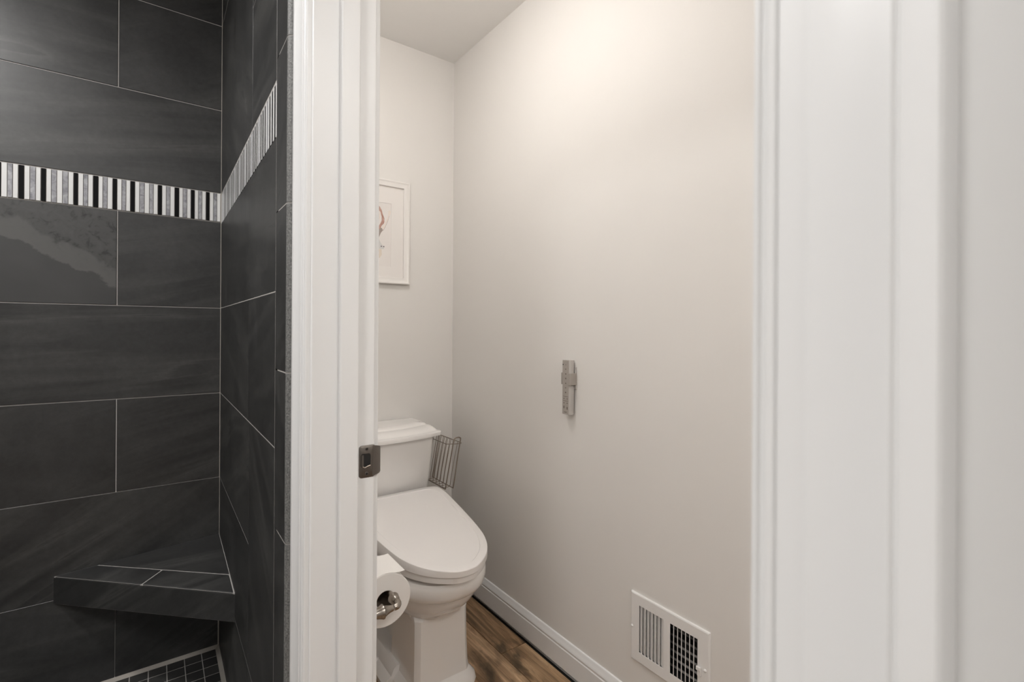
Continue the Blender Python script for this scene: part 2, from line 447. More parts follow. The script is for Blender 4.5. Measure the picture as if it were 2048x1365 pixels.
# caulked corners
ck = MB()
ck.prism([(XS, YB), (XS-.006, YB), (XS, YB-.006)], 'z', .02, .345)
ck.prism([(XS, YB-.0005), (XS-.0030, YB-.0005), (XS, YB-.0040)], 'z', .345, ZC)
ck.prism([(YB, .018), (YB-.012, .018), (YB, .030)], 'x', BX0, XS)
o = ck.build('corner_caulk', M_caulk, wall_sb); o['label'] = 'pale caulk line'
ck = MB(); ck.prism([(XS, .018), (XS-.012, .018), (XS, .030)], 'y', .95, YB)
o = ck.build('corner_caulk', M_caulk, wall_ss); o['label'] = 'pale caulk line'

# shower floor of small dark mosaic tiles
sf = MB(); sf.box((BX0, .95, -.003), (XS, YB, .0165), 1)
x = XS - .004
while x > -1.0:
    y = YB - .004
    while y > 1.0:
        sf.box((x-.0492, y-.0492, .012), (x-.0014, y-.0014, .0168), 0, random.random()); y -= .0505
    x -= .0505
struct(sf.build('floor_shower', [M_tile, M_grout]))
struct(MB().box((-1.0, .93, 0), (XS, 1.02, .09)).build('trim_3', M_tile, bevel=.006))
struct(MB().box((-1.06, .95, 0), (-1.0, YB, ZC)).build('wall_shower_left', M_tile))

# ------------------------------------------------------------------ corner shower seat
seat = thing('corner_shower_seat', 'triangular dark tiled seat built into the shower corner', 'shower seat', (.10, 1.97, .33))
c0 = Vector((XS-.001, YB-.002)); cA = Vector((-.256, YB-.002)); cB = Vector((XS-.001, 1.628))
nrm = Vector(((cA-cB).y, -(cA-cB).x)).normalized()
if nrm.dot(c0 - cA) < 0: nrm = -nrm
hmax = (c0 - cA).dot(nrm)
def zt(p): return .4035 + .028 * max(0, (Vector((p[0], p[1])) - cA).dot(nrm)) / hmax
def slab(mb, poly, dz0, dz1, mi=0, rand=0.0, flat=False):
    n = len(poly); top = [(p[0], p[1], zt(p)+dz1) for p in poly]; bot = [(p[0], p[1], (.318 if flat else zt(p)+dz0)) for p in poly]
    vs = bot + top
    mb.add(vs, [tuple(range(n))[::-1], tuple(range(n, 2*n))] + [(i, (i+1)%n, n+(i+1)%n, n+i) for i in range(n)], mi, rand,
           [(v[0], v[1]+v[2]) for v in vs])
def inset(poly, d):
    n = len(poly); c = sum((Vector(p[:2]) for p in poly), Vector((0, 0))) / n; out = []
    for i in range(n):
        p0, p1, p2 = Vector(poly[i-1]), Vector(poly[i]), Vector(poly[(i+1)%n])
        e1 = (p1-p0).normalized(); e2 = (p2-p1).normalized()
        n1 = Vector((-e1.y, e1.x)); n2 = Vector((-e2.y, e2.x))
        if n1.dot(c-p1) < 0: n1 = -n1
        if n2.dot(c-p1) < 0: n2 = -n2
        bis = (n1+n2).normalized(); out.append(p1 + bis * (d / max(.35, bis.dot(n1))))
    return out
g = MB(); slab(g, [c0, cA + nrm*.002, cB + nrm*.002], 0, -.001, 0, flat=True); g.build('grout_bed', M_grout, seat)
sA = c0 + (cA-c0)*.76; sB = c0 + (cB-c0)*.73
mF = cA + (cB-cA)*.50; mS = sA + (sB-sA)*.50
for nm, poly in (('top_tile', [c0, sA, sB]), ('edge_tile', [sA, cA, mF, mS]), ('edge_tile', [mS, mF, cB, sB])):
    m = MB(); slab(m, inset(poly, .0016), -.007, .0012, 0, random.random()); m.build(nm, M_tile, seat, bevel=.004 if nm == 'edge_tile' else .0008)
m = MB(); fpl = [cA + nrm*.001, cB + nrm*.001, cB + nrm*.010, cA + nrm*.010]
slab(m, fpl, 0, -.0035, 0, random.random(), flat=True); m.build('front_tile', M_tile, seat, bevel=.002)

# ------------------------------------------------------------------ doorway: jambs, stop, casings
jf = MB()
jf.box((XA-.0005, YJ, 0), (XB+.0005, YJ+JT, 2.03)).box((XA-.0005, YN-JT, 0), (XB+.0005, YN, 2.03)).box((XA-.0005, YN-JT, 2.03), (XB+.0005, YJ+JT, 2.03+JT))
door = struct(jf.build('door_1', M_trim, bevel=.0025, seg=3))
SX0, SX1 = .2535, .2868
st = MB()
st.box((SX0, YJ-.011, 0), (SX1, YJ+.001, 2.03)).box((SX0, YN-.001, 0), (SX1, YN+.011, 2.03)).box((SX0, YN, 2.019), (SX1, YJ, 2.031))
st.build('door_stop', M_trim, door, bevel=.003, seg=3)
CAS = [(0,0),(0,.0070),(.0008,.0086),(.0030,.0092),(.0040,.0080),(.0047,.0080),(.0055,.0098),(.0078,.0110),(.0098,.0102),(.0106,.0084),(.0112,.0084),(.0118,.0098),
       (.0225,.0104),(.0231,.0116),(.0310,.0120),(.0390,.0134),(.0455,.0156),(.0500,.0168),(.0511,.0156),(.0516,.0156),(.0526,.0170),(.0600,.0174),(.0622,.0168),(.0632,.0150),(.0635,0)]
def casing(name, y_in, sgn, x, dirx):
    m = MB(); rings = []
    for z in (0, 2.037): rings.append([(x + dirx*tk, y_in + sgn*w_, z) for w_, tk in CAS])
    m.loft(rings); return struct(m.build(name, M_trim, smooth=22))
casing('trim_1', YJ+.005, 1, XA, -1)
casing('trim_2', YN-.0005, -1, XA, -1)
m = MB()
rings = []
for y in (YN-.064, YJ+.0685): rings.append([(XA - tk, y, 2.037 + w_) for w_, tk in CAS])
m.loft(rings); struct(m.build('trim_4', M_trim, smooth=22))
casing('trim_5', YJ+.005, 1, XB, 1)
casing('trim_6', YN-.0005, -1, XB, 1)

# strike plate let into the far jamb
def strike():
    x0, x1, z0, z1 = .2905, .3205, .9145, .9725; y = YJ - .0012; r = .0055
    hx0, hx1, hz0, hz1 = .2935, .3115, .9335, .9575
    outer = []
    for cx, cz, a0 in ((x1-r, z1-r, 0), (x0+r, z1-r, PI/2), (x0+r, z0+r, PI), (x1-r, z0+r, 1.5*PI)):
        outer += [(cx+r*math.cos(a0+PI/2*k/6), cz+r*math.sin(a0+PI/2*k/6)) for k in range(7)]
    hr = .004; inner = []
    for cx, cz, a0 in ((hx1-hr, hz1-hr, 0), (hx0+hr, hz1-hr, PI/2), (hx0+hr, hz0+hr, PI), (hx1-hr, hz0+hr, 1.5*PI)):
        inner += [(cx+hr*math.cos(a0+PI/2*k/6), cz+hr*math.sin(a0+PI/2*k/6)) for k in range(7)]
    m = MB(); n = len(outer)
    rings = [[(p[0], YJ+.0002, p[1]) for p in outer], [(p[0], y+.0004, p[1]) for p in outer], [(p[0]*.98+.308*.02, y, p[1]*.98+.9435*.02) for p in outer],
             [(p[0], y, p[1]) for p in inner], [(p[0], y+.004, p[1]) for p in inner]]
    m.loft(rings, cap0=False, cap1=False)
    # lip curving round the jamb's edge
    pts = [(.3150, 0), (.3205, .0001), (.3250, .0006), (.3290, .0020), (.3312, .0045)]
    za, zb = .9168, .9704
    def lip(off): return [[(px - off*.3, y + py + off, z) for px, py in pts] for z in (za+.0035*0, zb)]
    A = []
    for k, (px, py) in enumerate(pts):
        sh = .0003 * k * k
        A.append([(px, y+py-.0002, za+sh), (px, y+py-.0002, zb-sh), (px-.0010, y+py+.0011, zb-sh), (px-.0010, y+py+.0011, za+sh)])
    m.loft(A)
    plate = m.build('strike_plate', M_strike, door, smooth=35); plate['label'] = 'satin metal strike plate'
    d = MB(); d.box((hx0, YJ-.0006, hz0), (hx1, YJ-.0002, hz1)); d.build('latch_hole', M_dark, plate)
    s = MB(); a = [(hx0+.001, y+.0008), (hx0+.0055, y-.0006), (hx0+.0062, y+.0003), (hx0+.001, y+.0018)]
    s.prism([(p[0], p[1]) for p in a], 'z', hz0+.0015, hz1-.002); s.build('latch_tongue', M_strike, plate)
    s = MB(); s.tube([(hx0+.003, y-.0004, hz0+.0015), (hx0+.007, y-.0008, hz0-.0005), (hx1-.001, y-.0004, hz0+.0025)], .0012, 8); s.build('hole_rim', M_nickel, plate, smooth=40)
    for z in (.9655, .9215):
        s = MB(); s.lathe([(0, .0034), (.0004, .0034), (.0006, .0028), (.0006, .0)], (.3045, y+.0001, z), (0, -1, 0), 16)
        s.box((.3045-.0022, y-.0009, z-.0007), (.3045+.0022, y-.0004, z+.0007), 1); s.box((.3045-.0007, y-.0009, z-.0022), (.3045+.0007, y-.0004, z+.0022), 1)
        s.build('screw', [M_strike, M_dark], plate)
strike()

# ------------------------------------------------------------------ toilet
toilet = thing('toilet', 'white two-piece toilet with a closed seat lid against the back wall', 'toilet', (.755, 1.62, 0))
TX = .755
def ring_from_half(half, z, zfun=None):
    """half: list of (y, halfwidth) from back centre to front tip; mirrored into a closed ring"""
    R_ = [(TX + h, y) for y, h in half]; L_ = [(TX - h, y) for y, h in half[::-1]]
    if abs(half[-1][1]) < 1e-6: L_ = L_[1:]
    if abs(half[0][1]) < 1e-6: L_ = L_[:-1]
    return [(x_, y_, (zfun(y_) if zfun else z)) for x_, y_ in R_ + L_]
def offset_half(half, d):
    """shrink (d < 0) a half outline towards its middle, staying free of folds"""
    y0, y1 = half[-1][0], half[0][0]; yc = (y0+y1)/2; hm = max(h for _, h in half)
    ky = 1 + d/((y1-y0)/2); kh = 1 + d/hm
    return [(yc + (y-yc)*ky, h*kh) for y, h in half]
def dense(ctrl, n=6): return [(y, max(0, h)) for y, h in catmull(ctrl, n)]

# bowl and pedestal in one lofted body of vitreous china
N_ = 72
def egg_ring(yf, yb, hw, z, p=2.25, pb=3.2, yw=.52):
    ym = yf + (yb-yf)*yw; out = []
    for i in range(N_):
        a = 2*PI*i/N_; s, c_ = math.sin(a), math.cos(a)
        if c_ < 0: ex, ly = p, ym-yf
        else: ex, ly = pb, yb-ym
        out.append((TX + hw*math.copysign(abs(s)**(2/ex), s), ym + ly*math.copysign(abs(c_)**(2/ex), c_), z))
    return out
def box_ring(yf, yb, hw, cut, z, ref=(1.40, 1.93, .095)):
    """chamfered rectangle sampled along the same rays as an egg ring, so lofts stay untwisted"""
    poly = [(-hw, yb), (hw, yb), (hw, yf+cut), (hw-cut, yf), (-(hw-cut), yf), (-hw, yf+cut)]
    ym = (yf+yb)/2; out = []
    for i in range(N_):
        a = 2*PI*i/N_; dx, dy = math.sin(a)*hw, math.cos(a)*(yb-yf)/2; best = None
        for k in range(6):
            (ax, ay), (bx_, by_) = poly[k], poly[(k+1) % 6]; ay -= ym; by_ -= ym
            ex, ey = bx_-ax, by_-ay; den = dx*ey - dy*ex
            if abs(den) < 1e-12: continue
            t_ = (ax*ey - ay*ex)/den; u_ = (ax*dy - ay*dx)/den
            if t_ > 0 and -1e-6 <= u_ <= 1+1e-6: best = t_ if best is None else min(best, t_)
        out.append((TX + dx*best, ym + dy*best, z))
    return out
b = MB()
rings = [box_ring(1.372, 1.62, .122, .03, .0), box_ring(1.368, 1.62, .125, .03, .012), box_ring(1.372, 1.62, .122, .03, .030), box_ring(1.384, 1.61, .110, .024, .043),
         box_ring(1.393, 1.60, .101, .018, .052), box_ring(1.397, 1.592, .0975, .014, .075), box_ring(1.400, 1.59, .0950, .012, .15), box_ring(1.402, 1.59, .0935, .012, .245), box_ring(1.400, 1.60, .0945, .016, .258),
         egg_ring(1.388, 1.70, .108, .268, 3.2), egg_ring(1.366, 1.82, .130, .280, 2.6), egg_ring(1.343, 1.87, .150, .296), egg_ring(1.326, 1.88, .163, .315), egg_ring(1.316, 1.88, .169, .336), egg_ring(1.313, 1.88, .1705, .349), egg_ring(1.309, 1.88, .173, .352),
         egg_ring(1.295, 1.88, .181, .3545), egg_ring(1.291, 1.88, .1835, .358), egg_ring(1.284, 1.88, .186, .372), egg_ring(1.280, 1.88, .1865, .390), egg_ring(1.281, 1.88, .184, .404), egg_ring(1.287, 1.88, .178, .4125), egg_ring(1.300, 1.87, .165, .416)]
b.loft(rings)
bowl = b.build('bowl', M_porcelain, toilet, smooth=32)
# rear trapway body and foot rail behind the pedestal
tp = MB()
tp.loft([[(TX+x_, y_, z_) for x_, y_ in ((.062,1.50),(.062,1.99),(-.062,1.99),(-.062,1.50))] for z_ in (.02, .30)])
tp.build('trapway', M_porcelain, toilet, bevel=.02, seg=4)
fr = MB()
for s in (-1, 1):
    fr.loft([[(TX+s*x_, y_, z_) for x_, z_ in ((.06,0),(.150,0),(.152,.018),(.140,.034),(.128,.040),(.118,.062),(.108,.070),(.06,.070))] for y_ in (1.52, 2.0)])
fr.build('foot_rail', M_porcelain, toilet, smooth=30)
for s in (-1, 1):
    m = MB(); m.lathe([(0, .013), (.010, .013), (.016, .009), (.018, 0)], (TX+s*.138, 1.64, .028), (0, 0, 1), 20); m.build('bolt_cap', M_porcelain, toilet, smooth=40)

# washlet style seat: lower ring, thick rear housing and lid
LID = dense([(1.825, 0), (1.825, .10), (1.823, .150), (1.812, .178), (1.785, .190), (1.73, .192), (1.65, .186), (1.56, .1775), (1.47, .166), (1.40, .152), (1.345, .130), (1.300, .099), (1.268, .062), (1.250, .030), (1.246, 0)], 5)
def lid_top(y): return .4665 + .066 * max(0, min(1, (y-1.246)/.56)) ** 1.15
def lid_bot(y): return .4465 + .030 * max(0, min(1, (y-1.246)/.56)) ** 1.3
l = MB()
L1 = [ring_from_half(offset_half(LID, -.004), 0, lid_bot), ring_from_half(LID, 0, lambda y: lid_bot(y)+.0015),
      ring_from_half(LID, 0, lambda y: lid_top(y)-.0026), ring_from_half(offset_half(LID, -.0010), 0, lambda y: lid_top(y)-.0009), ring_from_half(offset_half(LID, -.0032), 0, lid_top),
      ring_from_half(offset_half(LID, -.026), 0, lambda y: lid_top(y)+.0012), ring_from_half(offset_half(LID, -.0285), 0, lambda y: lid_top(y)-.0008),
      ring_from_half(offset_half(LID, -.060), 0, lambda y: lid_top(y)+.0004), ring_from_half(offset_half(LID, -.11), 0, lambda y: lid_top(y)+.0010)]
l.loft(L1)
seat_o = MB()
S1 = [ring_from_half(offset_half(LID, -.014), 0, lambda y: .4255), ring_from_half(offset_half(LID, -.0075), 0, lambda y: .4272), ring_from_half(offset_half(LID, -.0065), 0, lambda y: .4415), ring_from_half(offset_half(LID, -.009), 0, lambda y: lid_bot(y)-.0022)]
seat_o.loft(S1)
seat_part = seat_o.build('seat', M_seat, toilet, smooth=40)
lid_part = l.build('seat_lid', M_seat, toilet, smooth=28)
m = MB(); m.box((.674, 1.802, lid_top(1.80)-.0006), (.700, 1.806, lid_top(1.80)+.0006)); m.build('maker_mark', mat('pale_grey_print', (.55, .52, .50), .5), lid_part)
hs = MB(); hs.box((TX-.185, 1.60, .4262), (TX+.185, 1.815, .472)); hs.build('washlet_housing', M_seat, toilet, bevel=.012, seg=3)

# tank and lid, bowed to the front
def tank_ring(hw, yb, yc, bow, z, r=.03, n=40):
    pts = [(-hw, yb), (hw, yb)]
    out = [(hw, yb)]
    for k in range(5): out.append((hw, yb + (yc+r-yb)*(k+1)/5))
    for k in range(1, 6):
        a = PI/2*k/6; out.append((hw - r + r*math.cos(a), yc + r - r*math.sin(a)))
    for k in range(25):
        u = (hw - r)*(1 - 2*k/24); out.append((u, yc - bow*(1-(u/(hw-r))**2)))
    for k in range(5, 0, -1):
        a = PI/2*k/6; out.append((-(hw - r + r*math.cos(a)), yc + r - r*math.sin(a)))
    for k in range(5): out.append((-hw, yc + r + (yb-yc-r)*k/5))
    out.append((-hw, yb))
    return [(TX + x_, y_, z) for x_, y_ in out]
k_ = MB()
k_.loft([tank_ring(.165, 2.055, 1.90, .02, .425), tank_ring(.178, 2.055, 1.885, .022, .435), tank_ring(.185, 2.055, 1.873, .024, .50), tank_ring(.190, 2.055, 1.862, .026, .58), tank_ring(.1945, 2.055, 1.852, .028, .66), tank_ring(.197, 2.055, 1.847, .030, .72), tank_ring(.1965, 2.055, 1.848, .030, .733)])
k_.build('tank', M_porcelain, toilet, smooth=35)
k_ = MB()
k_.loft([tank_ring(.2175, 2.061, 1.834, .034, .7335, .022), tank_ring(.2220, 2.062, 1.8285, .035, .7360, .022), tank_ring(.2225, 2.062, 1.828, .035, .7390, .022), tank_ring(.2225, 2.062, 1.828, .035, .7490, .022),
         tank_ring(.2210, 2.062, 1.8295, .035, .7520, .022), tank_ring(.2175, 2.062, 1.834, .035, .7535, .022), tank_ring(.2120, 2.062, 1.842, .035, .7542, .022), tank_ring(.2095, 2.062, 1.847, .035, .7560, .022), tank_ring(.2075, 2.062, 1.853, .036, .7600, .022), tank_ring(.203, 2.062, 1.866, .037, .7658, .022), tank_ring(.197, 2.062, 1.884, .037, .7700, .022),
         tank_ring(.1885, 2.062, 1.902, .037, .7718, .022), tank_ring(.1865, 2.062, 1.906, .037, .7755, .022), tank_ring(.183, 2.062, 1.911, .037, .7780, .022), tank_ring(.15, 2.055, 1.94, .03, .7795, .022)])
k_.build('tank_lid', M_porcelain, toilet, smooth=30)
m = MB(); m.lathe([(0, .012), (.006, .012), (.010, .007), (.014, .006)], (TX-.14, 1.851, .67), (0, -1, 0), 20); m.tube([(TX-.14, 1.834, .67), (TX-.12, 1.828, .667), (TX-.075, 1.818, .662)], .006, 10); m.build('flush_lever', M_nickel, toilet, smooth=40)

# ------------------------------------------------------------------ wire magazine rack on the tank's right side
RK = thing('wire_magazine_rack', 'narrow metal wire rack hanging beside the toilet tank', 'wire rack', (1.03, 1.95, .495))
RY0, RY1 = 1.85, 2.045
ef = MB(); 
path = catmull([(1.0025, RY0, .497), (1.012, RY0, .55), (1.040, RY0, .690), (1.0435, RY0, .7025), (1.0485, RY0, .7085), (1.058, RY0, .7105), (1.068, RY0, .7098), (1.0735, RY0, .7055), (1.0745, RY0, .698), (1.060, RY0, .62), (1.046, RY0, .53), (1.039, RY0, .494)], 6)
ef.tube(path, .0027, 10); ef.build('end_frame', M_wire, RK, smooth=50)
far = MB(); far.tube([(p[0], RY1, p[2]) for p in path], .0022, 10); far.build('end_frame', M_wire, RK, smooth=50)
ra = MB(); ra.tube([(1.0375, RY0, .7035), (1.0375, RY1, .7035)], .0017, 8); ra.build('top_rail', M_wire, RK, smooth=50)
hb = MB(); hb.tube(catmull([(1.004, RY1, .6895), (1.004, 1.95, .6895), (1.0045, 1.87, .6895), (1.008, RY0-.001, .6890), (1.030, RY0-.0045, .6870), (1.060, RY0-.005, .6845), (1.078, RY0, .6835), (1.0825, 1.88, .6835), (1.083, RY1, .6835)], 6), .0017, 8); hb.build('hoop', M_wire, RK, smooth=50)
for (x_, z_) in ((1.0015, .496), (1.040, .494)):
    m = MB(); m.tube([(x_, RY0-.001, z_), (x_, RY1, z_)], .0019, 8); m.build('bottom_rail', M_wire, RK, smooth=50)
for i in range(6):
    y = RY0 + .028 + i*.030
    m = MB(); m.tube(catmull([(1.0375, y, .7035), (1.0355, y, .688), (1.012, y, .56), (1.0035, y, .503), (1.006, y, .4955), (1.02, y, .4935), (1.034, y, .4945), (1.040, y, .500), (1.048, y, .55), (1.074, y, .672), (1.0815, y, .6835)], 5), .0014, 7)
    m.build('wire', M_wire, RK, smooth=50)
for y in (1.90, 2.01):
    m = MB(); m.tube(catmull([(1.0375, y, .7035), (1.0, y, .722), (.972, y, .7318), (.955, y, .7335), (.935, y, .7339)], 5), .0013, 7); m.build('hanger', M_wire, RK, smooth=50)

# ------------------------------------------------------------------ toilet paper and its holder on the partition
HD = thing('toilet_paper_holder', 'satin nickel toilet paper holder with a turned arm on the left wall', 'paper holder', (XB, 1.0, .578))
m = MB()
m.lathe([(0, .027), (.004, .0275), (.008, .024), (.012, .019), (.018, .0125), (.030, .0085), (.045, .0082), (.058, .0095), (.068, .0125), (.0735, .0150), (.0755, .0150), (.077, .0126), (.083, .0098), (.090, .0076), (.097, .0066)], (XB, 1.0, .5745), (1, 0, .035), 36)
m.build('arm', M_nickel, HD, smooth=35)
m = MB()
el = catmull([(.4180, 1.0, .5778), (.4245, 1.0005, .5785), (.4290, 1.005, .5795), (.4305, 1.012, .5810), (.4300, 1.020, .5815)], 6)
m.tube(el, .0066, 20, rs=[.0066+.0012*math.sin(PI*i/(len(el)-1)) for i in range(len(el))])
m.lathe([(-.0095, .004), (-.0085, .0070), (-.005, .0096), (0, .0107), (.004, .0112), (.0068, .0124), (.0082, .0124), (.0090, .0095), (.0095, .0072)], (.4292, 1.022, .5815), (-.02, 1, 0), 32)
m.build('elbow_knob', M_nickel, HD, smooth=35)
m = MB(); m.tube([(.4290, 1.030, .5815), (.4272, 1.165, .5805)], .0070, 20); m.lathe([(0, .0070), (.002, .0100), (.005, .0100), (.008, .006)], (.4272, 1.163, .5805), (0, 1, 0), 20)
m.build('bar', M_nickel, HD, smooth=35)

RC = (.4195, .5695); Rr = .0595
roll = thing('toilet_paper_roll', 'white toilet paper roll threaded on the nickel holder', 'toilet paper', (RC[0], 1.10, RC[1]))
m = MB(); ry0, ry1, hr = 1.05, 1.152, .0205
prof = [(ry0+.001, hr+.0008), (ry0, hr+.0016), (ry0, Rr-.0012), (ry0+.0012, Rr), (ry1-.0012, Rr), (ry1, Rr-.0012), (ry1, hr+.0016), (ry1-.001, hr+.0008)]
rings = [[(RC[0]+r*math.cos(2*PI*i/64), y, RC[1]+r*math.sin(2*PI*i/64)) for i in range(64)] for y, r in prof]
m.loft(rings + [rings[0]], cap0=False, cap1=False); m.build('paper', M_paper, roll, smooth=35)
m = MB(); prof = [(ry0+.001, hr), (ry0+.001, hr+.0007), (ry1-.001, hr+.0007), (ry1-.001, hr)]
rings = [[(RC[0]+r*math.cos(2*PI*i/40), y, RC[1]+r*math.sin(2*PI*i/40)) for i in range(40)] for y, r in prof]
m.loft(rings + [rings[0]], cap0=False, cap1=False); m.build('cardboard_core', M_core, roll, smooth=35)
m = MB()   # loose sheet end lifting off the top
arc = [(RC[0]+(Rr+.0006)*math.cos(a), RC[1]+(Rr+.0006)*math.sin(a)) for a in [PI*.70 - PI*.32*k/10 for k in range(11)]]
arc += [(arc[-1][0]+.012, arc[-1][1]-.0012), (arc[-1][0]+.023, arc[-1][1]-.0005)]
top = [(p[0], p[1]+.0006) for p in arc]
m.prism(arc + top[::-1], 'y', ry0+.0005, ry1-.0005); m.build('loose_sheet', M_paper, roll, smooth=35)

# ------------------------------------------------------------------ remote control and its cradle on the right wall
RM = thing('remote_control', 'slim silver grey toilet remote mounted upright on the right wall', 'remote control', (1.136, 1.2285, .986))
x0, x1, y0, y1, z0, z1 = 1.125, 1.1465, 1.2095, 1.2475, .893, 1.0785
sec = [(x0, y1), (x0, y0+.006)] + [(x0+.006-.006*math.cos(a), y0+.006-.006*math.sin(a)) for a in [PI/2*k/6 for k in range(1, 7)]] + [(x0+.012, y0-.0004), (x1-.003, y0+.0006), (x1, y0+.003), (x1, y1)]
m = MB(); m.prism(sec, 'z', z0, z1); m.build('body', M_remote_side, RM, bevel=.0012, seg=2)
m = MB(); m.box((x0-.0004, y0+.0066, z0+.002), (x0+.001, y1-.0008, z1-.002)); face_ = m.build('control_face', M_remote, RM)
yc = (y0+.006+y1)/2 - .001
for k, z in enumerate((1.062, 1.047, 1.031, 1.0155, .999, .9835, .968)):
    m = MB(); s = (.0016, .0034, .0030, .0032, .0028, .0028, .0034)[k]
    if k in (1, 5): m.prism([(yc-s, z+s*.6), (yc+s, z+s*.6), (yc, z-s*.7)], 'x', x0-.0009, x0-.0002)
    elif k == 3: 
        m.box((x0-.0009, yc-s, z+.0012), (x0-.0002, yc+s, z+.0026)); m.box((x0-.0009, yc-s, z-.0026), (x0-.0002, yc+s, z-.0012)); m.box((x0-.0009, yc-.0008, z-.0026), (x0-.0002, yc+.0008, z+.0026))
    else: m.lathe([(0, s*.8), (.0007, s*.75)], (x0-.0002, yc, z), (-1, 0, 0), 14)
    m.build('button', M_icon, face_)
m = MB(); m.lathe([(0, .0022), (.0006, .0020)], (x0-.0003, y1-.0035, 1.0625), (-1, 0, 0), 14); m.build('sensor_dot', M_dark, face_)
for (dy, z, hh, ww) in ((.008, .947, .0013, .0022), (-.008, .947, .0013, .0022), (.008, .932, .0013, .0024), (-.008, .932, .0013, .0024), (.008, .918, .0042, .0022), (-.008, .915, .0042, .0024), (0, .9015, .0009, .0065)):
    m = MB(); m.box((x0-.0008, yc+dy-ww, z-hh), (x0-.0002, yc+dy+ww, z+hh)); m.build('button' if hh > .001 else 'maker_mark', M_icon, face_)
m = MB()
for z in (.9545, .9395): m.box((x0-.0006, yc-.012, z-.0006), (x0-.0002, yc+.012, z+.0006))
m.build('divider_line', M_icon, face_)
HL = thing('remote_cradle', 'grey plastic wall cradle gripping the slim remote', 'wall bracket', (XT, 1.2285, 1.014))
m = MB(); m.box((1.1468, 1.204, .980), (XT, 1.2525, 1.055)); m.build('back_plate', M_remote_side, HL, bevel=.001)
def wing(ya, yb, lipdir):
    m = MB(); m.box((1.1215, ya, .9945), (1.1500, yb, 1.0345))
    m.box((1.1205, min(ya, yb+lipdir), .9945), (1.1240, max(yb, ya+lipdir), 1.0345))
    return m
m = MB(); sec = [(1.1500, 1.2095), (1.1500, 1.2030), (1.1300, 1.2022)] + [(1.1225-.0030*math.sin(a), 1.2050-.0030*math.cos(a)) for a in [PI/2*k/6 for k in range(7)]] + [(1.1195, 1.2165), (1.1240, 1.2165), (1.1240, 1.2092)]
m.prism(sec, 'z', .9945, 1.0345); m.build('clip', M_remote, HL, bevel=.0008)
m = MB(); m.box((1.1235, 1.2478, .9945), (1.1500, 1.2525, 1.0345)); m.build('clip', M_remote, HL, bevel=.0008)

# ------------------------------------------------------------------ wall register low on the right wall
VT = thing('wall_air_register', 'white metal air register with two louvred openings low on the right wall', 'air vent', (XT, .835, .206))
X0 = XT - .0062
fy0, fy1, fz0, fz1 = .7062, .9622, .2055, .4060
LB = (.8455, .9315, .2372, .3745); RB = (.7405, .8270, .2372, .3745)
m = MB()
def fr_box(a, b, c_, d_): m.box((X0, a, c_), (X0+.0018, b, d_))
fr_box(fy0+.004, RB[0], fz0+.004, fz1-.004); fr_box(RB[1], LB[0], RB[2], RB[3]); fr_box(LB[1], fy1-.004, fz0+.004, fz1-.004)
fr_box(RB[0], LB[1], fz0+.004, RB[2]); fr_box(RB[0], LB[1], RB[3], fz1-.004)
# stepped rim down to the wall
ra_ = [(fy0+.004, fz0+.004), (fy1-.004, fz0+.004), (fy1-.004, fz1-.004), (fy0+.004, fz1-.004)]
rb_ = [(fy0+.001, fz0+.001), (fy1-.001, fz0+.001), (fy1-.001, fz1-.001), (fy0+.001, fz1-.001)]
rc_ = [(fy0, fz0), (fy1, fz0), (fy1, fz1), (fy0, fz1)]
m.loft([[(X0, *p) for p in ra_], [(X0+.0012, *p) for p in rb_], [(XT-.0002, *p) for p in rc_]], cap0=False, cap1=False)
vframe = m.build('frame', M_vent, VT, smooth=30)
for B, tilt in ((LB, 1), (RB, -1)):
    w_ = (B[1]-B[0]) / 7
    for i in range(7):
        ya = B[0] + w_*i
        m = MB()
        if tilt > 0:   # curved vanes turned across the view
            pr = [(X0+.0004, ya+w_*.10), (X0+.0004, ya+.0), (X0+.0030, ya+w_*.30), (X0+.0060, ya+w_*.75), (X0+.0085, ya+w_*1.25), (X0+.0092, ya+w_*1.22), (X0+.0068, ya+w_*.72), (X0+.0037, ya+w_*.33)]
            pr = [(X0+.0002, ya+.0002), (X0+.0010, ya+.0002), (X0+.0045, ya+w_*.55), (X0+.0085, ya+w_*1.28), (X0+.0078, ya+w_*1.34), (X0+.0036, ya+w_*.62)]
        else:
            pr = [(X0+.0002, ya-.0007), (X0+.0002, ya+.0009), (X0+.0060, ya-.0010+.0016), (X0+.012, ya+.0040), (X0+.0125, ya+.0030), (X0+.0062, ya-.0010)]
        if tilt < 0:
            pr = [(X0+.0002, ya+w_-.0016), (X0+.0002, ya+w_+.0002), (X0+.0120, ya+w_*1.9), (X0+.0123, ya+w_*1.8)]
            pr = [(X0+.0002, ya+w_-.0018), (X0+.0002, ya+w_), (X0+.0016, ya+w_), (X0+.0016, ya+w_-.0018)]
        m.prism(pr, 'z', B[2]-.001, B[3]+.001)
        m.build('louvre', M_vent, VT)
m = MB()
for i in range(7):
    z = RB[2] + .012 + i*.0212
    m.prism([(XT+.010, z-.0012), (XT+.0107, z-.0019), (XT+.0155, z+.0012), (XT+.0148, z+.0019)], 'y', RB[0]-.004, LB[1]+.004)
m.build('damper_blades', M_damper, VT)
m = MB(); d0 = .0
m.box((XT+.085, V['y0'], V['z0']), (XT+.0999, V['y1'], V['z1']))
m.box((XT+.001, V['y0'], V['z0']), (XT+.0999, V['y0']+.001, V['z1'])).box((XT+.001, V['y1']-.001, V['z0']), (XT+.0999, V['y1'], V['z1']))
m.box((XT+.001, V['y0'], V['z0']), (XT+.0999, V['y1'], V['z0']+.001)).box((XT+.001, V['y0'], V['z1']-.001), (XT+.0999, V['y1'], V['z1']))
m.build('duct_box', M_duct, VT)
